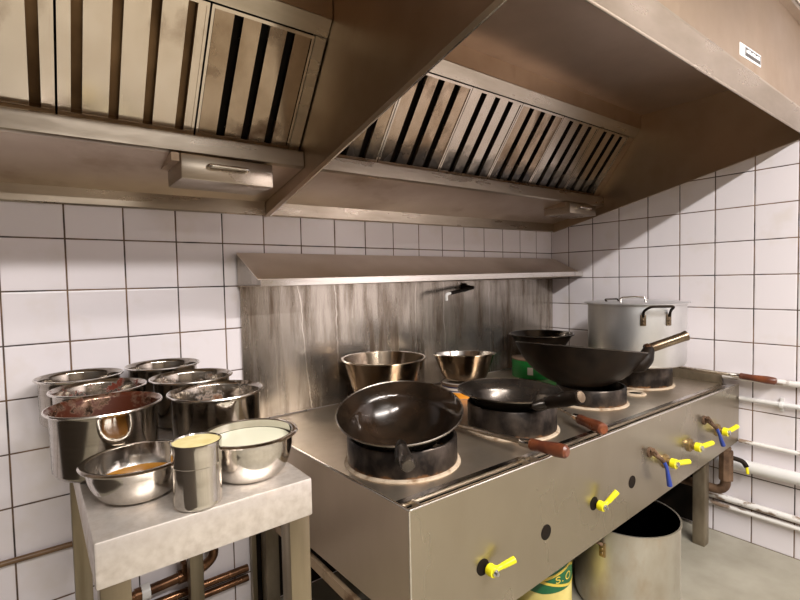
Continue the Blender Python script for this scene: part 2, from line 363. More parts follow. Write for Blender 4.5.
# ------------------------------------------------------------------ extractor hood
LIFT = .0125
def hz(x, z): return z + LIFT * x
XR, XD, XL = -.004, -1.796, -3.245
hood = thing('extractor_hood', 'large stainless steel extractor hood hanging along the wall above the stove', 'extractor hood', (-1.6, -.6, 1.46))
def strip(b, prof, x0, x1, th=None):
    """solid with the same (y, z) outline at x0 and x1, following the slight slope of the hood"""
    lo = [(x0, y, hz(x0, z)) for y, z in prof]; hi = [(x1, y, hz(x1, z)) for y, z in prof]
    A = [b.bm.verts.new(V(p)) for p in lo]; B = [b.bm.verts.new(V(p)) for p in hi]
    b._f(A); b._f(B[::-1]); n = len(A)
    for i in range(n): b._f([A[i], B[i], B[(i + 1) % n], A[(i + 1) % n]])
for x0, x1 in ((XD + .006, XR - .003), (XL + .003, XD - .006)):
    b = MB(); strip(b, [(-.001, 1.478), (-.012, 1.478), (-.016, 1.482), (-.016, 1.527), (-.001, 1.527)], x0, x1)
    if x0 > -2:
        for px in (-1.585, -.81): b.lathe([(0, -.003), (.007, -.003), (.007, .001), (0, .001)], 14, T(px, -.016, hz(px, 1.505)) @ Matrix.Rotation(PI / 2, 4, 'X'), mis=None)
    b.build('wall_band', 'hoodlip', hood)
    b = MB(); strip(b, [(-.001, 1.527), (-.016, 1.527), (-.318, 1.586), (-.318, 1.592), (-.016, 1.533), (-.001, 1.533)], x0, x1)
    b.build('trough', 'trough', hood)
    b = MB(); strip(b, [(-.30, 1.588), (-.302, 1.584), (-.328, 1.588), (-.332, 1.592), (-.332, 1.636), (-.328, 1.639), (-.29, 1.643), (-.29, 1.637), (-.325, 1.633), (-.325, 1.594)], x0, x1)
    b.build('trough_lip', 'hoodlip', hood)
    # filter housing: dark void behind the filters, strip above them, upright band to the roof sheet
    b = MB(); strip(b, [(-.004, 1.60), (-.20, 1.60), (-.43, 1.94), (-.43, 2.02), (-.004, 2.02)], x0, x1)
    b.build('filter_plenum', 'soot_shade', hood)
    b = MB(); strip(b, [(-.4990, 1.9142), (-.528, 1.953), (-.505, 1.965), (-.477, 1.9285)], x0, x1)
    b.build('filter_rail', 'hoodlip', hood)
    b = MB(); strip(b, [(-.527, 1.952), (-.531, 1.952), (-.531, 2.025), (-.527, 2.025)], x0, x1)
    b.build('upright_band', 'hood', hood)
    b = MB(); strip(b, [(-.43, 2.022), (-1.215, 2.022), (-1.215, 2.027), (-.43, 2.027)], x0, x1)
    b.build('roof_sheet', 'hoodroof_lit', hood)
def side_sheet(name, x, th, front=1.19, mat='hood'):
    b = MB(); pts = [(-.001, 1.476), (-.02, 1.479), (-front, 1.476 + .235 * front), (-front, 2.06), (-.001, 2.06)]
    b.prism([(x, y, hz(x, z)) for y, z in pts], (th, 0, 0))
    # folded bottom hem
    b.prism([(x - .006, -.018, hz(x, 1.475)), (x - .006, -front, hz(x, 1.4715 + .235 * front)), (x - .006, -front, hz(x, 1.4815 + .235 * front)), (x - .006, -.018, hz(x, 1.484))], (th + .010, 0, 0))
    o = b.build(name, mat, hood)
    if name == 'divider_panel':
        b = MB(); b.tube([(x + th + .005, -.018, hz(x, 1.477)), (x + th + .005, -front, hz(x, 1.4735 + .235 * front))], .0035, 8); b.build('hem_highlight', 'rim', o)  # bright tube stands in for the highlight along the hem
    return o
side_sheet('end_panel', XR - .002, .004)
side_sheet('divider_panel', XD - .004, .008)
side_sheet('end_panel', XL, .004)
# front fascia: sloping lip, upright face, trim
b = MB(); strip(b, [(-1.176, 1.764), (-1.180, 1.758), (-1.222, 1.797), (-1.222, 1.803), (-1.216, 1.803)], XD - .004, XR)
b.tube([(XD, -1.179, hz(XD, 1.760)), (XR, -1.179, hz(XR, 1.760))], .004, 10)
b.build('fascia_lip', 'hoodlip', hood)
b = MB(); strip(b, [(-1.214, 1.803), (-1.222, 1.803), (-1.222, 2.085), (-1.214, 2.085)], XD - .004, XR)
fas = b.build('fascia', 'hood', hood)
b = MB(); strip(b, [(-1.214, 1.873), (-1.222, 1.873), (-1.222, 2.09), (-1.214, 2.09)], XL, XD - .005)  # unseen left fascia, its height set for the hood shadow on the tiles
b.build('fascia', 'hood', hood)
b = MB(); strip(b, [(-1.222, 2.085), (-1.245, 2.087), (-1.245, 2.10), (-1.222, 2.10)], XL, XR)
b.build('top_trim', 'hoodlip', hood)
# sticker on the fascia
b = MB(); z0 = 1.811
def stq(b, x0, x1, za, zb, th):
    b.hexa([(x0, -1.2222 - th, za), (x1, -1.2222 - th, za + .011 * (x1 - x0) / .18), (x1, -1.2221, za + .011 * (x1 - x0) / .18), (x0, -1.2221, za)],
           [(x0, -1.2222 - th, zb), (x1, -1.2222 - th, zb + .011 * (x1 - x0) / .18), (x1, -1.2221, zb + .011 * (x1 - x0) / .18), (x0, -1.2221, zb)])
stq(b, -.922, -.738, z0, z0 + .034, .0004)
b.mi = 1; stq(b, -.878, -.742, z0 + .0085, z0 + .033, .0008)
b.mi = 0
for i in range(9):  # unreadable light lettering
    xx = -.868 + i * .0135
    stq(b, xx, xx + .009, z0 + .0195 + .0008 * i, z0 + (.030 if i % 3 else .027) + .0008 * i, .0012)
tag(b.build('sticker', ['white', 'ink'], hood), label='small white and dark maker sticker on the hood front')
# two grease drawers under the trough lip
def drawer(x0, x1, zt, h, cy=-.35):
    b = MB(); b.box(x0, cy, hz(x0, zt - h), x1, cy + .15, hz(x0, zt), .003)
    d = b.build('grease_drawer', 'hoodlip', hood)
    b = MB(); xm = (x0 + x1) / 2 - .02 * (x1 - x0); w = (x1 - x0) * .21; zm = hz(x0, zt - h * .42)
    b.tube(fillet([(xm - w, cy + .001, zm), (xm - w, cy - .02, zm), (xm + w, cy - .02, zm), (xm + w, cy + .001, zm)], .012), .005, 10)
    b.build('handle', 'rim', d)
    b = MB(); b.box(x0 - .02, cy + .012, hz(x0, zt - .02), x0, cy + .14, hz(x0, zt + .002)); b.build('slide', 'hood', d)
drawer(-2.165, -1.912, 1.582, .066)
drawer(-.362, -.119, 1.583, .052)

# ------------------------------------------------------------------ hood filters
# plane from (-.298, 1.642) up to (-.503, 1.920)
FY0, FZ0, FY1, FZ1 = -.300, 1.645, -.4975, 1.912
fl = math.hypot(FY1 - FY0, FZ1 - FZ0); fd = V((0, (FY1 - FY0) / fl, (FZ1 - FZ0) / fl)); fn = V((0, -fd.z, fd.y))   # fn faces the room
def fbox(b, x0, x1, s0, s1, d0, d1):
    """box on the slanted filter plane; s along the slope, d behind the plane"""
    def p(x, s, d):
        q = V((x, FY0, hz(x, FZ0))) + fd * s - fn * d
        return q
    b.hexa([p(x0, s0, d1), p(x1, s0, d1), p(x1, s0, d0), p(x0, s0, d0)], [p(x0, s1, d1), p(x1, s1, d1), p(x1, s1, d0), p(x0, s1, d0)])
def hood_filter(x0, x1, fronts, label, group, edge=.008, shade='baffle'):
    t = thing('hood_filter', label, 'hood filter', (x0 / 2 + x1 / 2, FY0, hz(x0, FZ0)), group)
    b = MB(); e = .0015
    for a, c in ((x0 + e, x0 + edge), (x1 - edge, x1 - e)): fbox(b, a, c, .002, fl - .002, .0, .03)
    fbox(b, x0 + edge, x1 - edge, .002, .012, .0, .03); fbox(b, x0 + edge, x1 - edge, fl - .010, fl - .002, .0, .03)
    b.build('frame', 'baffle', t)
    b = MB()
    for a, c in fronts:
        fbox(b, a, c, .012, fl - .010, .003, .005)
        fbox(b, a, a + .0015, .012, fl - .010, .005, .016); fbox(b, c - .0015, c, .012, fl - .010, .005, .016)
    b.build('baffles', shade, t)
    b = MB(); ed = [x0 + edge] + [v for f in fronts for v in f] + [x1 - edge]
    for a, c in zip(ed[0::2], ed[1::2]):
        if c - a > .006: fbox(b, a - .006, c + .006, .012, fl - .010, .024, .027)
    b.build('rear_baffles', 'soot_shade' if shade != 'baffle_l' else 'rearbaffle', t)  # shade in the slat gaps is put into the rear baffle colour
    return t
M['baffle_l'] = M['baffle']
def even(x0, x1, n, gap, edge):
    w = (x1 - x0 - 2 * edge - gap * (n - 1)) / n
    return [(x0 + edge + i * (w + gap), x0 + edge + i * (w + gap) + w) for i in range(n)]
RIGHT = [-1.785, -1.500, -1.206, -.918, -.633, -.345, -.058]
WHERE = ['half hidden behind the divider panel', 'second from the divider panel', 'third from the divider panel', 'fourth from the divider, more stained', 'fifth from the divider panel', 'last at the wall end']
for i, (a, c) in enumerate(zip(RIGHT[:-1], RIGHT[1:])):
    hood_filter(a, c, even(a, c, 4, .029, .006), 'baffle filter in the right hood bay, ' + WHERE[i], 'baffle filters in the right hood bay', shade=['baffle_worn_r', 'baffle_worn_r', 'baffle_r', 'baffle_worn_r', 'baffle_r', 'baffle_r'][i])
def halves(x0, x1, gap, w):
    p = (x1 - x0) / 4; out = [(x0 + .008, x0 + p / 2 - gap / 2)]
    for k in range(3): out.append((x0 + p / 2 + k * p + gap / 2, x0 + p / 2 + (k + 1) * p - gap / 2))
    return out + [(x0 + p / 2 + 3 * p + gap / 2, x1 - .008)]
G = 'baffle filters in the left hood bay'
for x0, lab in ((-2.729, 'wide slatted steel baffle filter cut by the left picture edge, left hood bay'), (-2.422, 'dented wide slatted steel baffle filter in the middle of the left hood bay')):
    hood_filter(x0, x0 + .305, halves(x0, x0 + .305, .022, .05), lab, G, shade='baffle_l')
hood_filter(-2.115, -1.838, even(-2.115, -1.838, 4, .0235, .010), 'brown stained baffle filter beside the divider panel, left hood bay', G, shade='baffle_brown')
b = MB(); fbox(b, -1.837, XD - .008, 0, fl, .0, .02); b.build('filter_jamb', 'hoodlip', hood)
b = MB(); fbox(b, -.057, XR - .004, 0, fl, .0, .02); b.build('filter_jamb', 'hood', hood)
b = MB(); fbox(b, XL + .004, -2.731, 0, fl, .0, .02); b.build('filter_blank', 'hood', hood)

# ------------------------------------------------------------------ wok range
ZT = .703
FL_, FR_ = V((-1.866, -.905, 0)), V((-.012, -.965, 0))
fdir = (FR_ - FL_).normalized(); fout = V((fdir.y, -fdir.x, 0))     # fout points to the aisle
def fp(x, out=0, z=0):
    p = FL_ + fdir * ((x - FL_.x) / fdir.x) + fout * out; p.z = z; return p
rng = thing('wok_range', 'long stainless steel four-burner wok range standing against the tiled corner', 'stove', (-.94, -.45, 0))
def botz(x): return .348 + .058 * (x + 1.866)
def topz(x): return .712
# top sheet
b = MB()
q = [V((-1.893, -.003, 0)), V((-.013, -.003, 0)), fp(-.013, -.052), fp(-1.866, -.052)]
b.hexa([(p.x, p.y, ZT - .012) for p in q], [(p.x, p.y, ZT) for p in q])
b.build('top_sheet', 'rangetop', rng)
# raised bar, gutter and front edge
def along(b, o0, o1, z0, z1, x0=-1.866, x1=-.012, n=1):
    P_ = [fp(x0, o0), fp(x1, o0), fp(x1, o1), fp(x0, o1)]
    b.hexa([(p.x, p.y, z0) for p in P_], [(p.x, p.y, z1) for p in P_])
b = MB(); along(b, -.064, -.046, ZT - .004, ZT + .004, -1.862, -.02); b.build('raised_bar', 'rim', rng)
b = MB(); along(b, -.046, -.003, ZT - .02, ZT - .012, -1.862, -.02)
for x in (-1.825, -1.44, -1.405): along(b, -.046, -.004, ZT - .014, ZT + .003, x, x + .006)
b.build('grease_gutter', 'rangetop', rng)
# front panel (hangs a little lower at the left), side panel, upstand at the wall
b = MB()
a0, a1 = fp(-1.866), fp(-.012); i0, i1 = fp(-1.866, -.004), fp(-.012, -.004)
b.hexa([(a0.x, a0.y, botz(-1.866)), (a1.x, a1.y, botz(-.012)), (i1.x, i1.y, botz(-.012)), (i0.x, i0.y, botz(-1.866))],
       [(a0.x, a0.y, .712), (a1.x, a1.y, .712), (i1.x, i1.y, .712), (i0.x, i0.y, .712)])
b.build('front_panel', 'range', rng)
b = MB(); b.tube([fp(-1.866, -.001, .712), fp(-.012, -.001, .712)], .0032, 10); b.tube([fp(-1.866, -.001, botz(-1.866)), fp(-1.866, -.001, .712)], .0025, 10)
b.build('panel_edge', 'rim', rng)
b = MB()
b.hexa([(-1.893, -.003, .436), (-1.889, -.003, .436), (-1.862, -.903, .436), (-1.866, -.903, .436)], [(-1.893, -.003, ZT + .003), (-1.889, -.003, ZT + .003), (-1.862, -.903, .711), (-1.866, -.903, .711)])
b.build('side_panel', 'rangeside_lit', rng)
b = MB(); b.tube([(-1.891, -.003, ZT + .002), (-1.864, -.903, .711)], .003, 8); b.build('panel_edge', 'rim', rng)
b = MB(); b.box(-.016, -.90, ZT + .0005, -.006, -.013, ZT + .05); b.build('wall_upstand', 'legiron', rng)
# rusty angle-iron frame, legs, dark tubs under the burners, dark rear sheet
b = MB(); b.box(-1.875, -.80, .372, -1.862, -.05, .402); b.build('frame_rail', 'railrust', rng)
for x, y in ((-1.86, -.80), (-1.87, -.06), (-.195, -.87), (-.10, -.06)):
    b = MB(); b.box(x, y - .025, 0, x + .05, y + .025, .69, .004)
    b.build('leg', 'legiron', rng)
b = MB(); b.box(-1.885, -.018, .02, -.02, -.008, .69); b.build('rear_shade_sheet', 'soot_shade', rng)  # black sheet in place of the deep shade under the range
b = MB(); b.box(-1.90, -.03, .02, -1.884, -.008, .69); b.build('rear_corner_strip', 'tableleg', rng)
b = MB(); b.box(-.03, -.80, .02, -.02, -.03, .42); b.build('side_shade_sheet', 'soot_shade', rng)  # black sheet painting in the shade at the wall end
BX = [(-1.68, -.645, .155), (-1.22, -.662, .148), (-.72, -.662, .133), (-.262, -.628, .150)]
for x, y, r in BX:
    b = MB(); b.lathe([(0, .47), (r * .8, .47), (r + .03, .60), (r + .03, .69), (0, .69)], 32, T(x, y, 0)); b.build('burner_tub', 'soot_shade', rng)  # dark burner casing, its black also carrying the shade below
    b = MB(); b.lathe([(r - .02, ZT), (r + .009, ZT), (r + .008, ZT + .003), (r + .001, ZT + .006), (r - .02, ZT + .006)], 72, T(x, y, 0), close=True)
    b.build('burner_collar', 'crust', rng)
    b = MB(); b.lathe([(0, ZT + .001), (r - .03, ZT + .001), (r - .03, ZT + .003), (.05, ZT + .004), (0, ZT + .004)], 40, T(x, y, 0)); b.build('burner', 'soot_shade', rng)
b = MB(); b.lathe([(.026, ZT), (.045, ZT), (.043, ZT + .006), (.036, ZT + .008), (.028, ZT + .006)], 40, T(-.479, -.725, 0), close=True); b.build('port_collar', 'crust', rng)
b = MB(); b.lathe([(0, ZT), (.027, ZT), (.027, ZT + .002), (0, ZT + .002)], 32, T(-.479, -.725, 0)); b.build('port_hole', 'soot_shade', rng)
# holes and gas valves on the front panel
def on_front(x, z, out=0):
    p = fp(x, out, z)
    return Matrix(((fdir.x, 0, fout.x, p.x), (fdir.y, 0, fout.y, p.y), (0, 1, 0, p.z), (0, 0, 0, 1)))   # local x along, y up, z out
for x, z in ((-1.398, .506), (-.939, .521)):
    b = MB(); b.lathe([(0, 0), (.021, 0), (.021, .0012), (0, .0012)], 28, on_front(x, z)); b.build('panel_hole', 'soot_shade', rng)
def gas_valve(x, z, lev, s=1.0):
    m = on_front(x, z)
    b = MB(); b.lathe([(0, .0), (.024 * s, .0), (.024 * s, .0012), (0, .0012)], 28, m @ T(-.014, .006, 0)); 
    b.lathe([(0, .001), (.010, .001), (.010, .022), (0, .022)], 20, m)
    v = b.build('gas_valve', 'soot_shade', rng)
    b = MB()
    b.lathe([(0, .008), (.017 * s, .008), (.018 * s, .012), (.016 * s, .026), (0, .026)], 24, m)
    pts = fillet([V((.004, 0, .018)), V((lev[0] * .36, lev[1] * .15, .022)), V((lev[0], lev[1], .036))], .03)
    b.tube([m @ p for p in pts], [.0105 * s] * 2 + [.0080 * s] * (len(pts) - 4) + [.0095 * s, .0105 * s], 14)
    b.build('lever', 'yellow', v)
    b = MB(); b.lathe([(0, .026), (.009, .026), (.009, .031), (.005, .032), (.005, .038), (0, .038)], 6, m); b.build('nut', 'nut', v)
gas_valve(-1.632, .497, (.062, .014), .85)
gas_valve(-1.150, .510, (.054, .036), .85)
def far_valve(x, z, lev):
    m = on_front(x, z)
    b = MB(); b.lathe([(0, 0), (.026, 0), (.024, .008), (.014, .012), (.014, .026), (0, .026)], 24, m); v = b.build('gas_valve', 'brass', rng)
    b = MB(); b.lathe([(0, .024), (.017, .024), (.017, .042), (0, .042)], 20, m)
    pts = fillet([V((.005, 0, .034)), V((lev[0] * .4, lev[1] * .3, .040)), V((lev[0], lev[1], .046))], .03)
    b.tube([m @ p for p in pts], .0095, 12); b.build('lever', 'yellow', v)
    b = MB(); b.lathe([(0, .042), (.010, .042), (.010, .049), (0, .049)], 6, m); b.build('nut', 'nut', v)
far_valve(-.712, .536, (.085, -.010))
far_valve(-.512, .549, (.090, .0))
far_valve(-.250, .553, (.080, .010))
def water_tap(x, z, lev):
    m = on_front(x, z)
    b = MB(); b.lathe([(0, 0), (.018, 0), (.018, .005), (.009, .007), (.009, .022), (0, .022)], 20, m)
    b.tube([m @ V(p) for p in fillet([(-.012, .016, .018), (0, .006, .020), (.014, -.012, .024)], .01)], .007, 10)
    b.tube([m @ V(p) for p in fillet([(0, -.004, .020), (.028, -.024, .028), (.040, -.038, .032)], .02)], .0075, 10)
    v = b.build('water_tap', 'rust', rng)
    b = MB(); b.tube([m @ V(p) for p in fillet([(.034, -.034, .034), (.044, -.055, .038), (lev[0], lev[1], .040)], .02)], [.006] * 8 + [.009], 10); b.build('lever', 'blue', v)
water_tap(-.822, .594, (.062, -.122))
water_tap(-.378, .620, (.080, -.110))

# splashback and shelf
b = MB(); b.box(-1.902, -.0105, ZT + .0065, -.012, -.0005, 1.23)
tag(b.build('splashback', 'splash', flat=True), 'grease-streaked steel splashback panel on the wall behind the burners', 'splashback')
sh = thing('wall_shelf', 'sloping stainless steel shelf fixed to the wall above the splashback', 'shelf', (-.95, 0, 1.2))
XS0, XS1 = -1.912, -.006
b = MB()
b.prism([(XS0, -.011, 1.315), (XS0, -.014, 1.318), (XS0, -.206, 1.222), (XS0, -.206, 1.219), (XS0, -.012, 1.312)], (XS1 - XS0, 0, 0))
b.build('sloping_sheet', 'shelf', sh)
XF = XS0 + .008
b = MB(); b.hexa([(XF, -.208, 1.198), (XS1, -.208, 1.212), (XS1, -.202, 1.212), (XF, -.202, 1.198)], [(XF, -.208, 1.221), (XS1, -.208, 1.236), (XS1, -.202, 1.236), (XF, -.202, 1.221)])
b.build('front_lip', 'rim', sh)
b = MB(); b.hexa([(XF, -.206, 1.199), (XS1, -.206, 1.211), (XS1, -.011, 1.199), (XS0, -.011, 1.197)], [(XF, -.206, 1.202), (XS1, -.206, 1.214), (XS1, -.011, 1.202), (XS0, -.011, 1.200)])
b.build('underside', 'hood', sh)
b = MB(); b.prism([(XS0, -.011, 1.199), (XF, -.206, 1.200), (XF, -.206, 1.221), (XS0, -.011, 1.315)], (.002, .002, 0)); b.build('end_gusset', 'splash', sh)
sp = thing('water_spout', 'dark water spout with a pale curved tip under the steel shelf', 'spout', (-.80, -.02, 1.18))
b = MB(); b.lathe([(0, 0), (.022, 0), (.022, .012), (.012, .02), (.012, .04), (0, .04)], 20, T(-.775, -.010, 1.165) @ Matrix.Rotation(PI / 2, 4, 'X'))
b.tube(fillet([(-.775, -.04, 1.165), (-.775, -.085, 1.166), (-.955, -.10, 1.143)], .03), .009, 12); b.build('pipe', 'black', sp)
b = MB(); b.tube(fillet([(-.945, -.10, 1.144), (-.982, -.101, 1.139), (-.979, -.101, 1.110)], .02), .007, 12); b.build('tip', 'whitepaint', sp)

# ------------------------------------------------------------------ wok rings
RH = .092
ring_lab = ['scorched iron wok ring under the tilted wok', 'scorched iron wok ring under the flat grey wok', 'scorched iron wok ring under the big black wok', 'black iron ring under the tall aluminium stockpot']
for (x, y, r), lab in zip(BX, ring_lab):
    b = MB(); z0 = ZT + .0065
    h = {0: .068, 1: .082, 2: .062, 3: .094}[BX.index((x, y, r))]
    b.lathe([(r, z0), (r, z0 + h - .004), (r - .003, z0 + h), (r - .009, z0 + h), (r - .011, z0 + h - .003), (r - .011, z0)], 72, T(x, y, 0), close=True)
    tag(b.build('wok_ring', 'ring'), lab, 'wok ring', 'iron wok rings on the burners')

# ------------------------------------------------------------------ woks
def flared_profile(r, d, rb, zf, th=.0028, rim=.004, n=14):
    """round bowl of mouth radius rb that flares out to the rim r over the height zf"""
    h = d - zf; R_ = (rb * rb + h * h) / (2 * h); a = math.asin(rb / R_) if h <= rb else PI - math.asin(rb / R_)
    def curve(o):
        pts = [((R_ + o) * math.sin(a * i / n), -zf - h + R_ - (R_ + o) * math.cos(a * i / n)) for i in range(n + 1)]
        p0 = pts[-1]; p1 = (p0[0] + math.cos(a) * .30 * zf / max(.3, math.sin(a)), p0[1] + .45 * zf); p2 = (r + o * .6, -o * .4)
        for i in range(1, 8):
            t = i / 7; pts.append(tuple(p0[k] * (1 - t) ** 2 + 2 * p1[k] * t * (1 - t) + p2[k] * t * t for k in (0, 1)))
        return pts
    inn, out = curve(0), curve(th)[::-1]
    lip = [(r + rim * .5, .0025), (r + rim, .001), (r + rim, -.002)]
    return inn + lip + out, len(inn), len(lip), len(out)
def bowl_profile(r, d, th=.0028, rim=.004, flat=0, n=14):
    """spherical-cap bowl, rim plane at z = 0; returns inner then outer profile"""
    R = (r * r + d * d) / (2 * d); a = math.asin(min(1, r / R)) if d <= r else PI - math.asin(r / R)
    inn = [(R * math.sin(a * i / n), R - d - R * math.cos(a * i / n)) for i in range(n + 1)]
    inn = [(p, z) for p, z in inn]
    out = [((R + th) * math.sin(a * i / n), R - d - (R + th) * math.cos(a * i / n)) for i in range(n, -1, -1)]
    lip = [(r + rim * .5, .0025), (r + rim, .001), (r + rim, -.002)]
    return inn + lip + out, len(inn), len(lip), len(out)
def wok(name, label, m, r, d, mats, th=.0028, flare=None):
    t = thing(name, label, 'wok', m @ V((0, 0, -d)))
    prof, a, l, o = flared_profile(r, d, *flare) if flare else bowl_profile(r, d, th)
    b = MB(); b.lathe(prof, 80, m, mis=[1] * (a - 1) + [2] + [2] * l + [0] * (o - 1))  # inside, rim, outside
    b.build('bowl', mats, t)
    return t
def hollow_handle(t, p0, p1, r0, r1, mat='handleiron'):
    p0, p1 = V(p0), V(p1); d = (p1 - p0).normalized(); b = MB()
    L = (p1 - p0).length
    q = d.to_track_quat('Z', 'Y').to_matrix().to_4x4()
    b.lathe([(r0 * .55, 0), (r0, .01), (r0, L * .25), (r1, L * .9), (r1 + .002, L - .003), (r1 + .001, L), (r1 - .004, L), (r1 - .004, L * .7), (0, L * .68)], 24, T(*p0) @ q)
    return b.build('handle', mat, t)
def socket(t, m, p0, rim_pt, mat):
    b = MB(); b.tube(fillet([V(rim_pt[0]), V(rim_pt[1]), V(p0)], .03), [.006] + [.013] * 7 + [.016], 14); b.build('handle_socket', mat, t)
# front left wok, tipped towards the aisle
m1 = tilted((-1.70, -.662, .851), math.radians(14), math.radians(-2))
w1 = wok('wok', 'oily dark wok tipped towards the aisle on the nearest burner', m1, .172, .118, ['wok', 'wokin', 'wokrim'], flare=(.132, .040))
b = MB(); b.tube([(-1.800, -.795, .815), (-1.815, -.815, .806), (-1.835, -.842, .795)], [.012, .017, .016], 14); b.build('handle_socket', 'wok', w1)
b = MB(); q0, q1 = V((-1.812, -.812, .812)), V((-1.848, -.882, .798))
q = (q1 - q0).normalized().to_track_quat('Z', 'Y').to_matrix().to_4x4(); L = (q1 - q0).length
b.lathe([(.010, 0), (.015, .008), (.0165, L * .6), (.0175, L - .006), (.014, L), (.0, L + .002)], 24, T(*q0) @ q); b.build('handle', 'wokgrey', w1)
# second wok, level, grey
m2 = tilted((-1.228, -.662, .832), math.radians(0), math.radians(1))
w2 = wok('wok', 'worn grey wok lying level on the second burner, dark handle pointing right', m2, .172, .116, ['wok', 'wokgrey', 'wokrim'], flare=(.126, .034))
hollow = MB(); p0, p1 = V((-1.268, -.832, .826)), V((-1.285, -.957, .870))
q = (p1 - p0).normalized().to_track_quat('Z', 'Y').to_matrix().to_4x4(); L = (p1 - p0).length
hollow.lathe([(.010, -.02), (.015, 0), (.0195, .03), (.0215, L * .6), (.0195, L), (0, L)], 22, T(*p0) @ q); hollow.build('handle', 'black', w2)
b = MB(); b.lathe([(0, L + .001), (.016, L + .001), (.016, L + .004), (.005, L + .006), (0, L + .006)], 22, T(*p0) @ q); b.build('handle_cap', 'handleiron', w2)
b = MB(); b.tube(fillet([(-1.315, -.812, .822), (-1.285, -.826, .822), (-1.25, -.842, .8265)], .02), [.008] + [.017] * 7 + [.020], 12); b.build('handle_socket', 'wok', w2)
# big black wok on the third burner
m3 = tilted((-.765, -.640, .925), math.radians(-8), math.radians(3.5))
w3 = wok('wok', 'big burnt black wok with a long bare steel handle on the third burner', m3, .248, .160, ['black', 'wok', 'wokgrey'])
hollow_handle(w3, (-.668, -.858, .927), (-.566, -.960, .980), .0175, .0175)
b = MB(); b.tube(fillet([(-.735, -.835, .855), (-.705, -.868, .885), (-.660, -.866, .932)], .03), [.012] + [.028] * 6 + [.027, .019], 14); b.build('handle_socket', 'black', w3)
b = MB(); b.lathe([(.0175, -.004), (.021, 0), (.021, .012), (.0175, .016)], 20, T(-.668, -.858, .927) @ V((.102, -.102, .053)).to_track_quat('Z', 'Y').to_matrix().to_4x4(), close=True); b.build('ferrule', 'copper', w3)

# ------------------------------------------------------------------ stockpot with lid on the last burner
sx, sy, sz0, sz1, sr = -.262, -.625, .804, 1.082, .208
st = thing('stockpot', 'tall dull aluminium stockpot with lid on the last burner by the wall', 'stockpot', (sx, sy, sz0))
b = MB(); b.lathe([(0, sz0), (sr - .012, sz0), (sr - .003, sz0 + .006), (sr, sz0 + .02), (sr, sz1 - .008), (sr + .004, sz1 - .006), (sr + .004, sz1 - .001), (sr, sz1), (sr - .004, sz1 - .002), (sr - .004, sz0 + .02), (sr - .012, sz0 + .006), (0, sz0 + .006)], 80, T(sx, sy, 0)); b.build('body', 'alu', st)
b = MB(); b.lathe([(0, sz1 + .008), (sr * .85, sz1 + .006), (sr + .004, sz1 + .003), (sr + .016, sz1 + .0015), (sr + .016, sz1 - .0005), (sr * .85, sz1 + .002), (0, sz1 + .004)], 80, T(sx, sy, 0)); lid = b.build('lid', 'alu', st)
vd = (V((sx, sy, 0)) - V((CAM.x, CAM.y, 0))).normalized(); rt = V((vd.y, -vd.x, 0))
pc = V((sx, sy, 0))
def at(r_, d_, z): p = pc + rt * r_ + vd * d_; return V((p.x, p.y, z))
b = MB()
b.tube(fillet([at(-.06, -.12, sz1 + .006), at(-.06, -.125, sz1 + .026), at(.0, -.125, sz1 + .030), at(.04, -.125, sz1 + .026), at(.04, -.12, sz1 + .006)], .012), .0045, 10)
b.build('lid_handle', 'rim', lid)
b = MB(); b.tube(fillet([at(-.12, -.06, sz1 + .006), at(-.13, -.05, sz1 + .016), at(-.075, -.04, sz1 + .018), at(-.07, -.05, sz1 + .006)], .012), .004, 10); b.build('lid_bracket', 'wokgrey', lid)
# side handle: two riveted lugs and an upright bail
f0 = math.radians(-77); 
def on_pot(ang, z, out=0):
    a = math.atan2(-vd.y, -vd.x) + ang
    return V((sx + (sr + out) * math.cos(a), sy + (sr + out) * math.sin(a), z))
h = MB()
for an in (.10, .36):
    an = an
angs = (math.radians(8), math.radians(37))
lugs = MB()
for an in angs:
    p = on_pot(an, 0); nrm = (p - V((sx, sy, 0))).normalized(); tg = V((-nrm.y, nrm.x, 0))
    mm = Matrix(((tg.x, 0, nrm.x, p.x), (tg.y, 0, nrm.y, p.y), (0, 1, 0, 1.015), (0, 0, 0, 1)))
    lugs.box(-.011, -.024, -.002, .011, .024, .004, .002)
    vs = list(lugs.bm.verts)[-24:] if False else None
    # placed after building below
    lugs2 = MB(); lugs2.box(-.012, -.024, -.003, .012, .024, .005, .003)
    for yy in (-.014, .0): lugs2.lathe([(0, .005), (.005, .005), (.004, .008), (0, .009)], 12, T(0, yy, 0))
    lugs2.build('handle_lug', 'handleiron', st, xf=mm)
b = MB()
pa, pb = on_pot(angs[0], 1.030, .007), on_pot(angs[1], 1.030, .007)
b.tube(fillet([pa, on_pot(angs[0], 1.055, .012), on_pot(angs[0] + .08, 1.076, .050), on_pot(angs[1] - .05, 1.076, .050), on_pot(angs[1], 1.055, .012), pb], .015), .0055, 12)
b.build('side_handle', 'black', st)

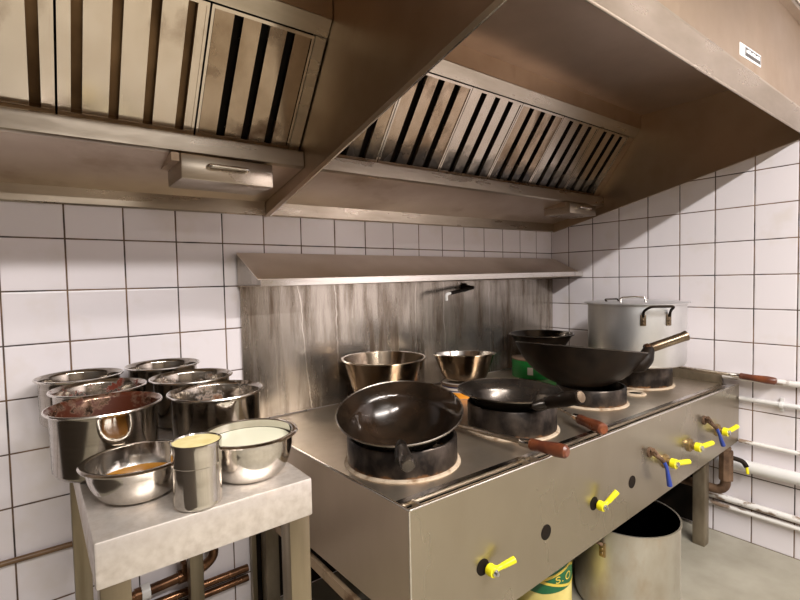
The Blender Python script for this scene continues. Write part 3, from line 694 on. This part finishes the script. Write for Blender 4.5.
# ------------------------------------------------------------------ bowls and tins at the back of the range
def flared_bowl(label, cx, cy, zt, rt_, zb, rb, mats, tilt=(0, 0), curve=.0, lipw=.010):
    t = thing('mixing_bowl', label, 'bowl', (cx, cy, zb))
    H = zt - zb; b = MB(); n = 10
    inn = [(0, .004), (rb * .8, .004)] + [(rb + (rt_ - lipw - rb) * ((i / n) ** (1 - curve)), .004 + (H - .004) * i / n) for i in range(n + 1)]
    out = [(rb + .002 + (rt_ - lipw - rb) * ((i / n) ** (1 - curve)), H * i / n - .001) for i in range(n, -1, -1)]
    lip = [(rt_ - .002, H + .001), (rt_, H - .001), (rt_ - .001, H - .004)]
    out[-1] = (rb, 0); prof = inn + lip + out + [(0, 0)]
    mm = T(cx, cy, zb) @ Matrix.Rotation(tilt[0], 4, 'X') @ Matrix.Rotation(tilt[1], 4, 'Y')
    b.lathe(prof, 72, mm, mis=[1] * (len(inn) - 1) + [2] * len(lip) + [0] * (len(prof) - len(inn) - len(lip)))
    b.build('bowl', mats, t)
    return t
flared_bowl('large flared steel bowl on the range behind the tilted wok', -1.42, -.205, .910, .166, ZT + .001, .092, ['oldbowl', 'oldbowl', 'rim'], curve=.12)
flared_bowl('scorched smaller steel bowl sitting on a navy and orange tin', -1.015, -.245, .884, .139, .774, .086, ['oldbowl', 'bowl', 'rim'], (math.radians(-3.5), math.radians(2.5)), curve=.15)
flared_bowl('blackened steel bowl sitting on the green tin behind the black wok', -.415, -.212, .918, .166, .802, .075, ['black', 'darkbowl', 'wokgrey'], curve=.1)
t = thing('food_tin', 'low navy and orange printed tin under the scorched steel bowl', 'tin', (-1.03, -.235, ZT))
def band(name, mat, r, z0, z1, cx, cy, par, seg=56, a0=None, a1=None):
    b = MB()
    b.lathe([(r - .001, z0), (r, z0), (r, z1), (r - .001, z1)], seg, T(cx, cy, 0), close=True)
    return b.build(name, mat, par)
b = MB(); b.lathe([(0, ZT + .001), (.084, ZT + .001), (.084, .760), (.081, .762), (0, .762)], 56, T(-1.03, -.235, 0)); b.build('body', 'paper', t)
band('orange_band', 'orange', .0846, ZT + .002, .730, -1.03, -.235, t)
band('label_band', 'navy', .0846, .733, .754, -1.03, -.235, t)
band('pale_stripe', 'paper', .0849, .738, .748, -1.03, -.235, t)
band('rim', 'brown_lid', .0855, .754, .765, -1.03, -.235, t)
t = thing('food_tin', 'bright green tin under the blackened bowl at the back of the range', 'tin', (-.455, -.205, ZT))
b = MB(); b.lathe([(0, ZT + .001), (.118, ZT + .001), (.118, .792), (0, .792)], 56, T(-.455, -.205, 0)); b.build('body', 'green', t)
b = MB(); b.lathe([(0, .792), (.119, .792), (.1195, .797), (.113, .798), (.111, .795), (0, .795)], 56, T(-.455, -.205, 0)); b.build('top', 'brown_lid', t)
b = MB()
for k in range(6):
    a0 = math.radians(197 + k * 2.2); a1 = a0 + math.radians(2.2)
    P = lambda a, r, z: (-.455 + r * math.cos(a), -.205 + r * math.sin(a), z)
    b.hexa([P(a0, .1178, .725), P(a1, .1178, .725), P(a1, .1186, .725), P(a0, .1186, .725)], [P(a0, .1178, .762), P(a1, .1178, .762), P(a1, .1186, .762), P(a0, .1186, .762)])
b.build('label_patch', 'paper', t)

# ------------------------------------------------------------------ rods with wooden handles
def utensil(label, pts, h0, h1, r=.0055, hr=.0155):
    t = thing('wok_utensil', label, 'utensil', pts[0], 'wooden handled wok utensils')
    b = MB(); b.tube(pts, r, 12); b.build('rod', 'rod', t)
    h0, h1 = V(h0), V(h1); d = (h1 - h0).normalized(); L = (h1 - h0).length
    q = d.to_track_quat('Z', 'Y').to_matrix().to_4x4()
    b = MB(); b.lathe([(0, 0), (hr * .75, 0), (hr * .9, .004), (hr * .85, L * .3), (hr * 1.08, L * .75), (hr, L - .006), (hr * .7, L), (0, L)], 20, T(*h0) @ q)
    hd = b.build('handle', 'wood', t)
    b = MB(); b.lathe([(r, -.035), (hr * .62, -.03), (hr * .78, .001), (0, .001)], 16, T(*h0) @ q); b.build('ferrule', 'rim', hd)
    return t
utensil('thin steel rod with brown wooden handle between the tilted and the grey wok', [(-1.398, -.47, .722), (-1.387, -.85, .7345)], (-1.387, -.862, .735), (-1.372, -.972, .738), r=.0075, hr=.0185)
utensil('thin steel rod with brown wooden handle between the grey and the black wok', [(-.93, -.62, .720), (-1.058, -.812, .731)], (-1.062, -.819, .732), (-1.118, -.936, .736), r=.0055, hr=.0185)
utensil('thin steel rod with brown wooden handle by the right wall', [(-.050, -.62, .764), (-.074, -.985, .761)], (-.074, -.985, .761), (-.066, -1.113, .755), r=.0075)

# ------------------------------------------------------------------ small work table
TZ = .84
tb = thing('work_table', 'small stainless steel work table standing left of the range', 'table', (-2.26, -.45, 0))
tx0, tx1, ty0, ty1 = -2.432, -2.084, -.885, -.070
b = MB(); b.box(tx0, ty0, TZ - .072, tx1, ty1, TZ, .004)
fs = [f for f in b.bm.faces if f.normal.z < -.9 and f.calc_area() > .1]
r = bmesh.ops.inset_region(b.bm, faces=fs, thickness=.003)
for v in {v for f in fs for v in f.verts}: v.co.z = TZ - .004
b.build('tabletop', 'table', tb)
for x, y in ((tx0 + .005, ty0 + .005), (tx1 - .046, ty0 + .005), (tx1 - .046, ty1 - .046), (tx0 + .005, ty1 - .046)):
    b = MB(); b.box(x, y, 0, x + .041, y + .041, TZ - .005, .002); b.build('leg', 'tableleg', tb)

# ------------------------------------------------------------------ pots, bowls and canister on the table
def bain(label, x, y, zt, r, inside):
    t = thing('steel_pot', label, 'pot', (x, y, TZ), 'steel sauce pots on the small table')
    H = zt - TZ; rb = r - .011; b = MB()
    out = [(0, .0005), (rb - .014, .0005), (rb - .006, .004), (rb, .013), (rb + .001, H - .010), (rb + .003, H - .006)]
    lip = [(r - .001, H - .003), (r, H - .001), (r - .001, H + .001), (r - .003, H + .0015)]
    inn = [(rb + .001, H - .003), (rb - .001, H - .008), (rb - .0015, .013), (rb - .010, .004), (0, .003)]
    b.lathe(out + lip + inn, 72, T(x, y, TZ), mis=[0] * (len(out) - 1) + [2] * len(lip) + [1] * len(inn))
    b.build('body', ['pot', inside, 'rim'], t)
    return t, rb
def fill(name, label, cat, x, y, z, r, th, mat, bumpy=0):
    b = MB(); rows = [(0, z), (r * .5, z), (r * .9, z), (r, z - .0005), (r * .97, z - th), (0, z - th)]
    b.lathe(rows, 48, T(x, y, 0))
    return tag(b.build(name, mat), label, cat, kind='stuff')
POTS = [('steel pot with chili-smeared inside at the near left of the table', -2.378, -.560, .970, .1045, 'in_chili'),
        ('clean-looking steel pot nearest the range, behind the cream bowl', -2.162, -.574, .966, .1045, 'in_brown'),
        ('steel pot with red chili flecks, middle of the left row', -2.368, -.338, .966, .1025, 'in_flecks'),
        ('steel pot against the tiled wall at the far left corner of the table', -2.392, -.121, .966, .1045, 'pot'),
        ('steel pot with brown smears, middle of the right row', -2.156, -.338, .963, .1045, 'in_brown'),
        ('steel pot against the tiled wall at the far right corner of the table', -2.182, -.117, .970, .1035, 'pot')]
for i, (lab, x, y, zt, r, ins) in enumerate(POTS):
    t, rb = bain(lab, x, y, zt, r, ins)
    if i == 0: fill('chili_oil', 'dark chili oil at the bottom of the near left pot', 'sauce', x, y, TZ + .050, rb - .003, .003, 'chilioil')
    if i == 1: fill('brown_sauce', 'brown sauce at the bottom of the pot nearest the range', 'sauce', x, y, TZ + .030, rb - .003, .003, 'sauce')
    if i == 4: fill('brown_sauce', 'brown sauce at the bottom of the right middle pot', 'sauce', x, y, TZ + .040, rb - .003, .003, 'sauce')
    if i == 2:
        b = MB(); rnd = random.Random(3)
        b.lathe([(0, TZ + .084), (rb * .5, TZ + .082), (rb - .003, TZ + .074), (rb - .004, TZ + .066), (0, TZ + .066)], 40, T(x, y, 0))
        for k in range(150):
            a = rnd.uniform(0, 2 * PI); rr = (rb - .012) * math.sqrt(rnd.random()); s = rnd.uniform(.003, .0075)
            p = V((x + rr * math.cos(a), y + rr * math.sin(a), TZ + .083 - .008 * (rr / rb) + rnd.uniform(0, .010)))
            rot = Matrix.Rotation(rnd.uniform(0, 6), 4, V((rnd.random(), rnd.random(), rnd.random())).normalized())
            bmesh.ops.create_icosphere(b.bm, subdivisions=1, radius=s, matrix=T(*p) @ rot @ Matrix.Diagonal((1, .6, .4, 1)))
        tag(b.build('chili_flakes', 'chili'), 'heap of dark red chopped chili inside the middle left pot', 'chili', kind='stuff')

def round_bowl(label, x, y, zt, r, rb, flange=.012):
    t = thing('steel_bowl', label, 'bowl', (x, y, TZ))
    H = zt - TZ; n = 12; b = MB(); ri = r - flange
    def wall(o): return [(rb + o + (ri - rb) * math.sin(PI / 2 * i / n) ** .9, .003 - o + (H - .003) * (1 - math.cos(PI / 2 * i / n)) ** .85) for i in range(n + 1)]
    inn = [(0, .003)] + wall(0)
    lip = [(ri + .004, H + .002), (r - .003, H + .001), (r, H - .001), (r - .001, H - .003), (ri + .004, H - .002)]
    out = [(p + .0018, z - .0025 if z > .01 else max(0.0005, z - .0022)) for p, z in wall(0)][::-1][1:]
    prof = inn + lip + out + [(0, .0005)]
    b.lathe(prof, 72, T(x, y, TZ)); b.build('bowl', 'bowl', t)
    def rad(z):
        best = rb
        for (p0, z0), (p1, z1) in zip(inn[1:-1], inn[2:]):
            if z0 <= z <= z1: best = p0 + (p1 - p0) * (z - z0) / max(1e-6, z1 - z0)
        return best
    return t, rad
t, rad = round_bowl('shiny steel bowl with amber oil at the front of the table', -2.351, -.743, .906, .0895, .042)
fill('amber_oil', 'amber oil pooled in the shiny front bowl', 'oil', -2.351, -.743, TZ + .030, rad(.030) - .003, .0025, 'oil')
t, rad = round_bowl('shiny steel bowl filled with pale cream at the front right of the table', -2.165, -.784, .920, .093, .052)
fill('cream_liquid', 'pale cream liquid nearly filling the right front bowl', 'cream', -2.165, -.784, TZ + .066, rad(.066) - .003, .0025, 'cream')
cx, cy = -2.279, -.852
cn = thing('steel_canister', 'small mirror steel canister between the two bowls at the table edge', 'canister', (cx, cy, TZ))
b = MB(); b.lathe([(0, .0005), (.034, .0005), (.0375, .003), (.0385, .006), (.038, .010), (.038, .072), (0, .072)], 64, T(cx, cy, TZ)); b.build('body', 'bowl', cn)
b = MB(); b.lathe([(0, .070), (.0385, .070), (.0397, .0715), (.0397, .098), (.0402, .104), (.0400, .108), (.0385, .1085), (.0375, .106), (0, .106)], 64, T(cx, cy, TZ)); b.build('lid', 'bowl', cn)
b = MB(); b.lathe([(0, .1065), (.025, .1068), (.0372, .1062), (.0372, .1055), (0, .1055)], 48, T(cx, cy, TZ)); tag(b.build('pale_top', 'pale_lid', cn), label='pale yellow top')  # pale yellow disc set into the lid

# ------------------------------------------------------------------ pots standing under the range
ux, uy, uz, ur = -.761, -.825, .320, .182
up = thing('stockpot', 'open stained aluminium stockpot on the floor under the range', 'stockpot', (ux, uy, 0))
b = MB(); b.lathe([(0, .001), (ur - .02, .001), (ur - .006, .006), (ur - .002, .02), (ur - .002, uz - .006), (ur + .002, uz - .004), (ur + .002, uz), (ur - .004, uz), (ur - .006, uz - .006), (ur - .006, .02), (0, .01)], 80, T(ux, uy, 0), mis=[0] * 6 + [0] + [2] + [1] * 3)
b.build('body', ['aludirty', 'darkbowl', 'rim'], up)
uv = (V((CAM.x, CAM.y, 0)) - V((ux, uy, 0))).normalized(); ua = math.atan2(uv.y, uv.x)
def onu(an, z, o=0): return V((ux + (ur + o) * math.cos(ua + an), uy + (ur + o) * math.sin(ua + an), z))
for an in (math.radians(-24), math.radians(-58)):
    p = onu(an, .245); nrm = (p - V((ux, uy, .245))).normalized(); tg = V((-nrm.y, nrm.x, 0))
    mm = Matrix(((tg.x, 0, nrm.x, p.x), (tg.y, 0, nrm.y, p.y), (0, 1, 0, p.z), (0, 0, 0, 1)))
    l2 = MB(); l2.box(-.012, -.026, -.004, .012, .026, .004, .004)
    for yy in (-.012, .003): l2.lathe([(0, .004), (.005, .004), (.004, .007), (0, .008)], 12, T(0, yy, 0))
    l2.build('handle_lug', 'brass', up, xf=mm)
b = MB(); b.tube(fillet([onu(math.radians(-24), .265, .005), onu(math.radians(-28), .285, .03), onu(math.radians(-54), .285, .03), onu(math.radians(-58), .265, .005)], .02), .006, 12); b.build('side_handle', 'rust', up)

gx, gy, gr, gz = -1.105, -.70, .097, .40
gt = thing('oil_tin', 'round green and pale yellow printed tin on the floor under the range', 'tin', (gx, gy, 0))
b = MB(); b.lathe([(0, .001), (gr - .001, .001), (gr + .001, .004), (gr, .008), (gr, gz - .008), (gr + .002, gz - .004), (gr, gz), (0, gz - .006)], 64, T(gx, gy, 0)); b.build('body', 'cream_tin', gt)
gv = (V((CAM.x, CAM.y, 0)) - V((gx, gy, 0))).normalized(); ga = math.atan2(gv.y, gv.x)
def ong(s, z, o=.0012): a = ga + s / gr; return V((gx + (gr + o) * math.cos(a), gy + (gr + o) * math.sin(a), z))
b = MB(); n = 60
def lowedge(s): return .232 - .018 * math.cos((s - .0) / .06)  # label wave
rows = []
for i in range(n):
    s = 2 * PI * gr * i / n
    sc = (s + PI * gr) % (2 * PI * gr) - PI * gr
    z = .150 + .14 * max(0, sc)
    rows.append((b.bm.verts.new(ong(s, z)), b.bm.verts.new(ong(s, .385))))
for i in range(n):
    j = (i + 1) % n; b._f([rows[i][0], rows[j][0], rows[j][1], rows[i][1]])
b.build('green_label', 'darkgreen', gt)
# gold diamond outline and the letters S.O on the label
def flatq(b, pts, o):
    v0 = [b.bm.verts.new(ong(s, z, o)) for s, z in pts]; b._f(v0)
def stroke(b, path, w, o):
    for (s0, z0), (s1, z1) in zip(path[:-1], path[1:]):
        L = math.hypot(s1 - s0, z1 - z0); k = max(1, int(L / .006)); nx, nz = -(z1 - z0) / L * w / 2, (s1 - s0) / L * w / 2
        for i in range(k):
            a, c = i / k, (i + 1) / k
            A = (s0 + (s1 - s0) * a, z0 + (z1 - z0) * a); B = (s0 + (s1 - s0) * c, z0 + (z1 - z0) * c)
            flatq(b, [(A[0] - nx, A[1] - nz), (B[0] - nx, B[1] - nz), (B[0] + nx, B[1] + nz), (A[0] + nx, A[1] + nz)], o)
b = MB()
dia = [(-.014, .192), (.102, .240), (.218, .192), (.102, .170), (-.014, .192)]
stroke(b, dia, .009, .0018); b.build('gold_diamond', 'gold', gt)
b = MB()
Sp = [(1, .8), (.75, 1), (.25, 1), (0, .8), (.1, .6), (.9, .42), (1, .2), (.75, 0), (.25, 0), (0, .18)]
stroke(b, [(.043 + .015 * p, .1875 + .020 * q + .0025 * p) for p, q in Sp], .004, .0024)
stroke(b, [(.0685, .1905), (.0685, .1945)], .0045, .0024)
stroke(b, [(.094 + .012 * math.cos(a * PI / 8), .2035 + .0115 * math.sin(a * PI / 8) + .15 * .012 * math.cos(a * PI / 8)) for a in range(17)], .004, .0024)
b.build('label_lettering', 'gold', gt)

# ------------------------------------------------------------------ pipes
def clip(t, x, y, z, r, mat):
    b = MB(); b.lathe([(r - .001, -.006), (r + .004, -.006), (r + .004, .006), (r - .001, .006)], 20, T(x, y, z) @ Matrix.Rotation(PI / 2, 4, 'Y'), close=True)
    b.box(x - .006, y + r, z - .012, x + .006, -.0005, z + .012); b.build('clip', mat, t)
def pipe(name, label, pts, r, mat, clamps=(), cr=None, rad=.03):
    t = thing(name, label, 'pipe', pts[0])
    b = MB(); b.tube(fillet(pts, rad) if len(pts) > 2 else pts, r, 18); b.build('tube', mat, t)
    for (c, ax) in clamps:
        b = MB(); cr_ = r + .004
        if ax == 'y':
            b.lathe([(r, -.006), (cr_, -.006), (cr_, .006), (r, .006)], 24, T(*c) @ Matrix.Rotation(PI / 2, 4, 'X'), close=True)
            b.box(c[0] + r - .001, c[1] - .006, c[2] - .028, -.001, c[1] + .006, c[2] + .028)
        b.build('clamp', mat, t)
    return t
pipe('wall_pipe', 'uppermost peeling white pipe on the right wall, behind a wooden handle', [(-.020, -.905, .744), (-.020, -2.6, .744)], .013, 'peel')
pipe('wall_pipe', 'clean white pipe with a clamp, second from top on the right wall', [(-.020, -.970, .651), (-.020, -2.6, .648)], .010, 'whitepaint', [((-.020, -1.119, .649), 'y')])
pipe('wall_pipe', 'thin rust-flecked white pipe just above the thick white pipe', [(-.020, -.970, .459), (-.020, -2.6, .449)], .009, 'peel')
pipe('wall_pipe', 'thick glossy white pipe on the right wall', [(-.034, -.90, .353), (-.034, -2.6, .374)], .026, 'whitepaint')
pipe('wall_pipe', 'peeling brown and white pipe low on the right wall, upper of two', [(-.022, -.82, .179), (-.022, -2.6, .176)], .014, 'peel')
pipe('wall_pipe', 'thin peeling pipe closest above the floor on the right wall', [(-.020, -.82, .140), (-.020, -2.6, .146)], .010, 'peel')
el = pipe('gas_pipe', 'dark rusty elbow pipe coming down below the far end of the range', [(-.112, -.948, .445), (-.112, -.948, .245), (-.112, -.70, .245)], .020, 'rust', rad=.05)
b = MB(); b.lathe([(0, .30), (.028, .30), (.028, .43), (0, .43)], 8, T(-.112, -.948, 0)); b.build('union', 'rust', el)
b = MB(); b.tube(fillet([(-.100, -.968, .400), (-.088, -1.005, .392), (-.088, -1.018, .370)], .02), .010, 12); vv = b.build('cock', 'black', el)
b = MB(); b.tube([(-.088, -1.017, .374), (-.088, -1.022, .342)], .006, 10); b.build('yellow_tag', 'yellow', vv)
pipe('wall_conduit', 'narrow brown-stained pipe along the left tiles beside the table', [(-3.25, -.010, .462), (-1.93, -.010, .448)], .008, 'conduit')
cp = pipe('copper_pipe', 'tarnished copper pipe with elbow under the work table', [(-2.60, -.035, .222), (-2.07, -.035, .252), (-2.035, -.035, .275), (-2.035, -.035, .43)], .016, 'copper', rad=.04)
for xx in (-2.255, -2.13):
    b = MB(); z = .222 + (xx + 2.60) * .0566
    b.lathe([(.015, -.02), (.021, -.02), (.021, .02), (.015, .02)], 20, T(xx, -.035, z) @ Matrix.Rotation(PI / 2, 4, 'Y'), close=True)
    if xx > -2.2: b.box(xx - .008, -.05, z, xx + .008, -.02, z + .045)
    b.build('joint', 'copper', cp)
b = MB(); b.lathe([(.016, -.012), (.024, -.012), (.024, .012), (.016, .012)], 20, T(-2.245, -.036, .243) @ Matrix.Rotation(PI / 2, 4, 'Y'), close=True); b.build('white_collar', 'whitepaint', cp)
cq = pipe('copper_pipe', 'upper of two brown pipes low on the wall under the table', [(-3.0, -.022, .190), (-1.915, -.022, .182)], .013, 'copper')
clip(cq, -2.6, -.022, .187, .013, 'copper'); clip(cp, -2.5, -.035, .2277, .016, 'copper')
cq = pipe('copper_pipe', 'lower of two brown pipes low on the wall under the table', [(-3.0, -.022, .150), (-1.915, -.022, .146)], .012, 'copper')
clip(cq, -2.6, -.022, .1485, .012, 'copper')

# ------------------------------------------------------------------ light
LAMPS = [((-1.2, -2.66, 2.52), 1.5, 64.0), ((-2.62, -2.66, 2.52), .9, 34.0), ((-1.9, -3.7, 2.52), 1.2, 12.0)]  # last lamp is an added fill for the front, no such source known
for i, (p, L, w) in enumerate(LAMPS):
    t = thing('ceiling_lamp', ['white tube lamp on the ceiling facing the hood', 'white tube lamp on the ceiling left of the hood', 'added fill lamp on the ceiling at the back of the aisle'][i], 'lamp', (p[0], p[1], 2.6))
    b = MB(); b.box(p[0] - L / 2 - .04, p[1] - .06, 2.535, p[0] + L / 2 + .04, p[1] + .06, 2.599, .004); b.build('housing', 'lamp_body', t)
    ld = bpy.data.lights.new('tube_light', 'AREA'); ld.shape = 'RECTANGLE'; ld.size = L; ld.size_y = .09
    ld.energy = w; ld.color = (1.0, .965, .94)
    lo = bpy.data.objects.new('tube_light', ld); C.objects.link(lo); lo.location = p
w = bpy.data.worlds.new('World'); S.world = w; w.use_nodes = True
w.node_tree.nodes['Background'].inputs[0].default_value = (.9, .8, .7, 1); w.node_tree.nodes['Background'].inputs[1].default_value = .0

# ------------------------------------------------------------------ camera
cd = bpy.data.cameras.new('camera'); cam = bpy.data.objects.new('camera', cd); C.objects.link(cam)
cam.location = CAM; cam.rotation_mode = 'XYZ'; cam.rotation_euler = (1.52829343, .0211317285, -.663427545)
cd.sensor_width = 36; cd.sensor_fit = 'HORIZONTAL'; cd.lens = 36 * 470.025878 / 800; cd.clip_start = .02
S.camera = cam
S.view_settings.view_transform = 'Standard'; S.view_settings.look = 'None'
S.view_settings.exposure = 0.95; S.view_settings.gamma = 1.0; S.view_settings.use_curve_mapping = False
S.cycles.use_denoising = True
S.cycles.max_bounces = 10; S.cycles.diffuse_bounces = 5; S.cycles.glossy_bounces = 6
S.cycles.sample_clamp_indirect = 6
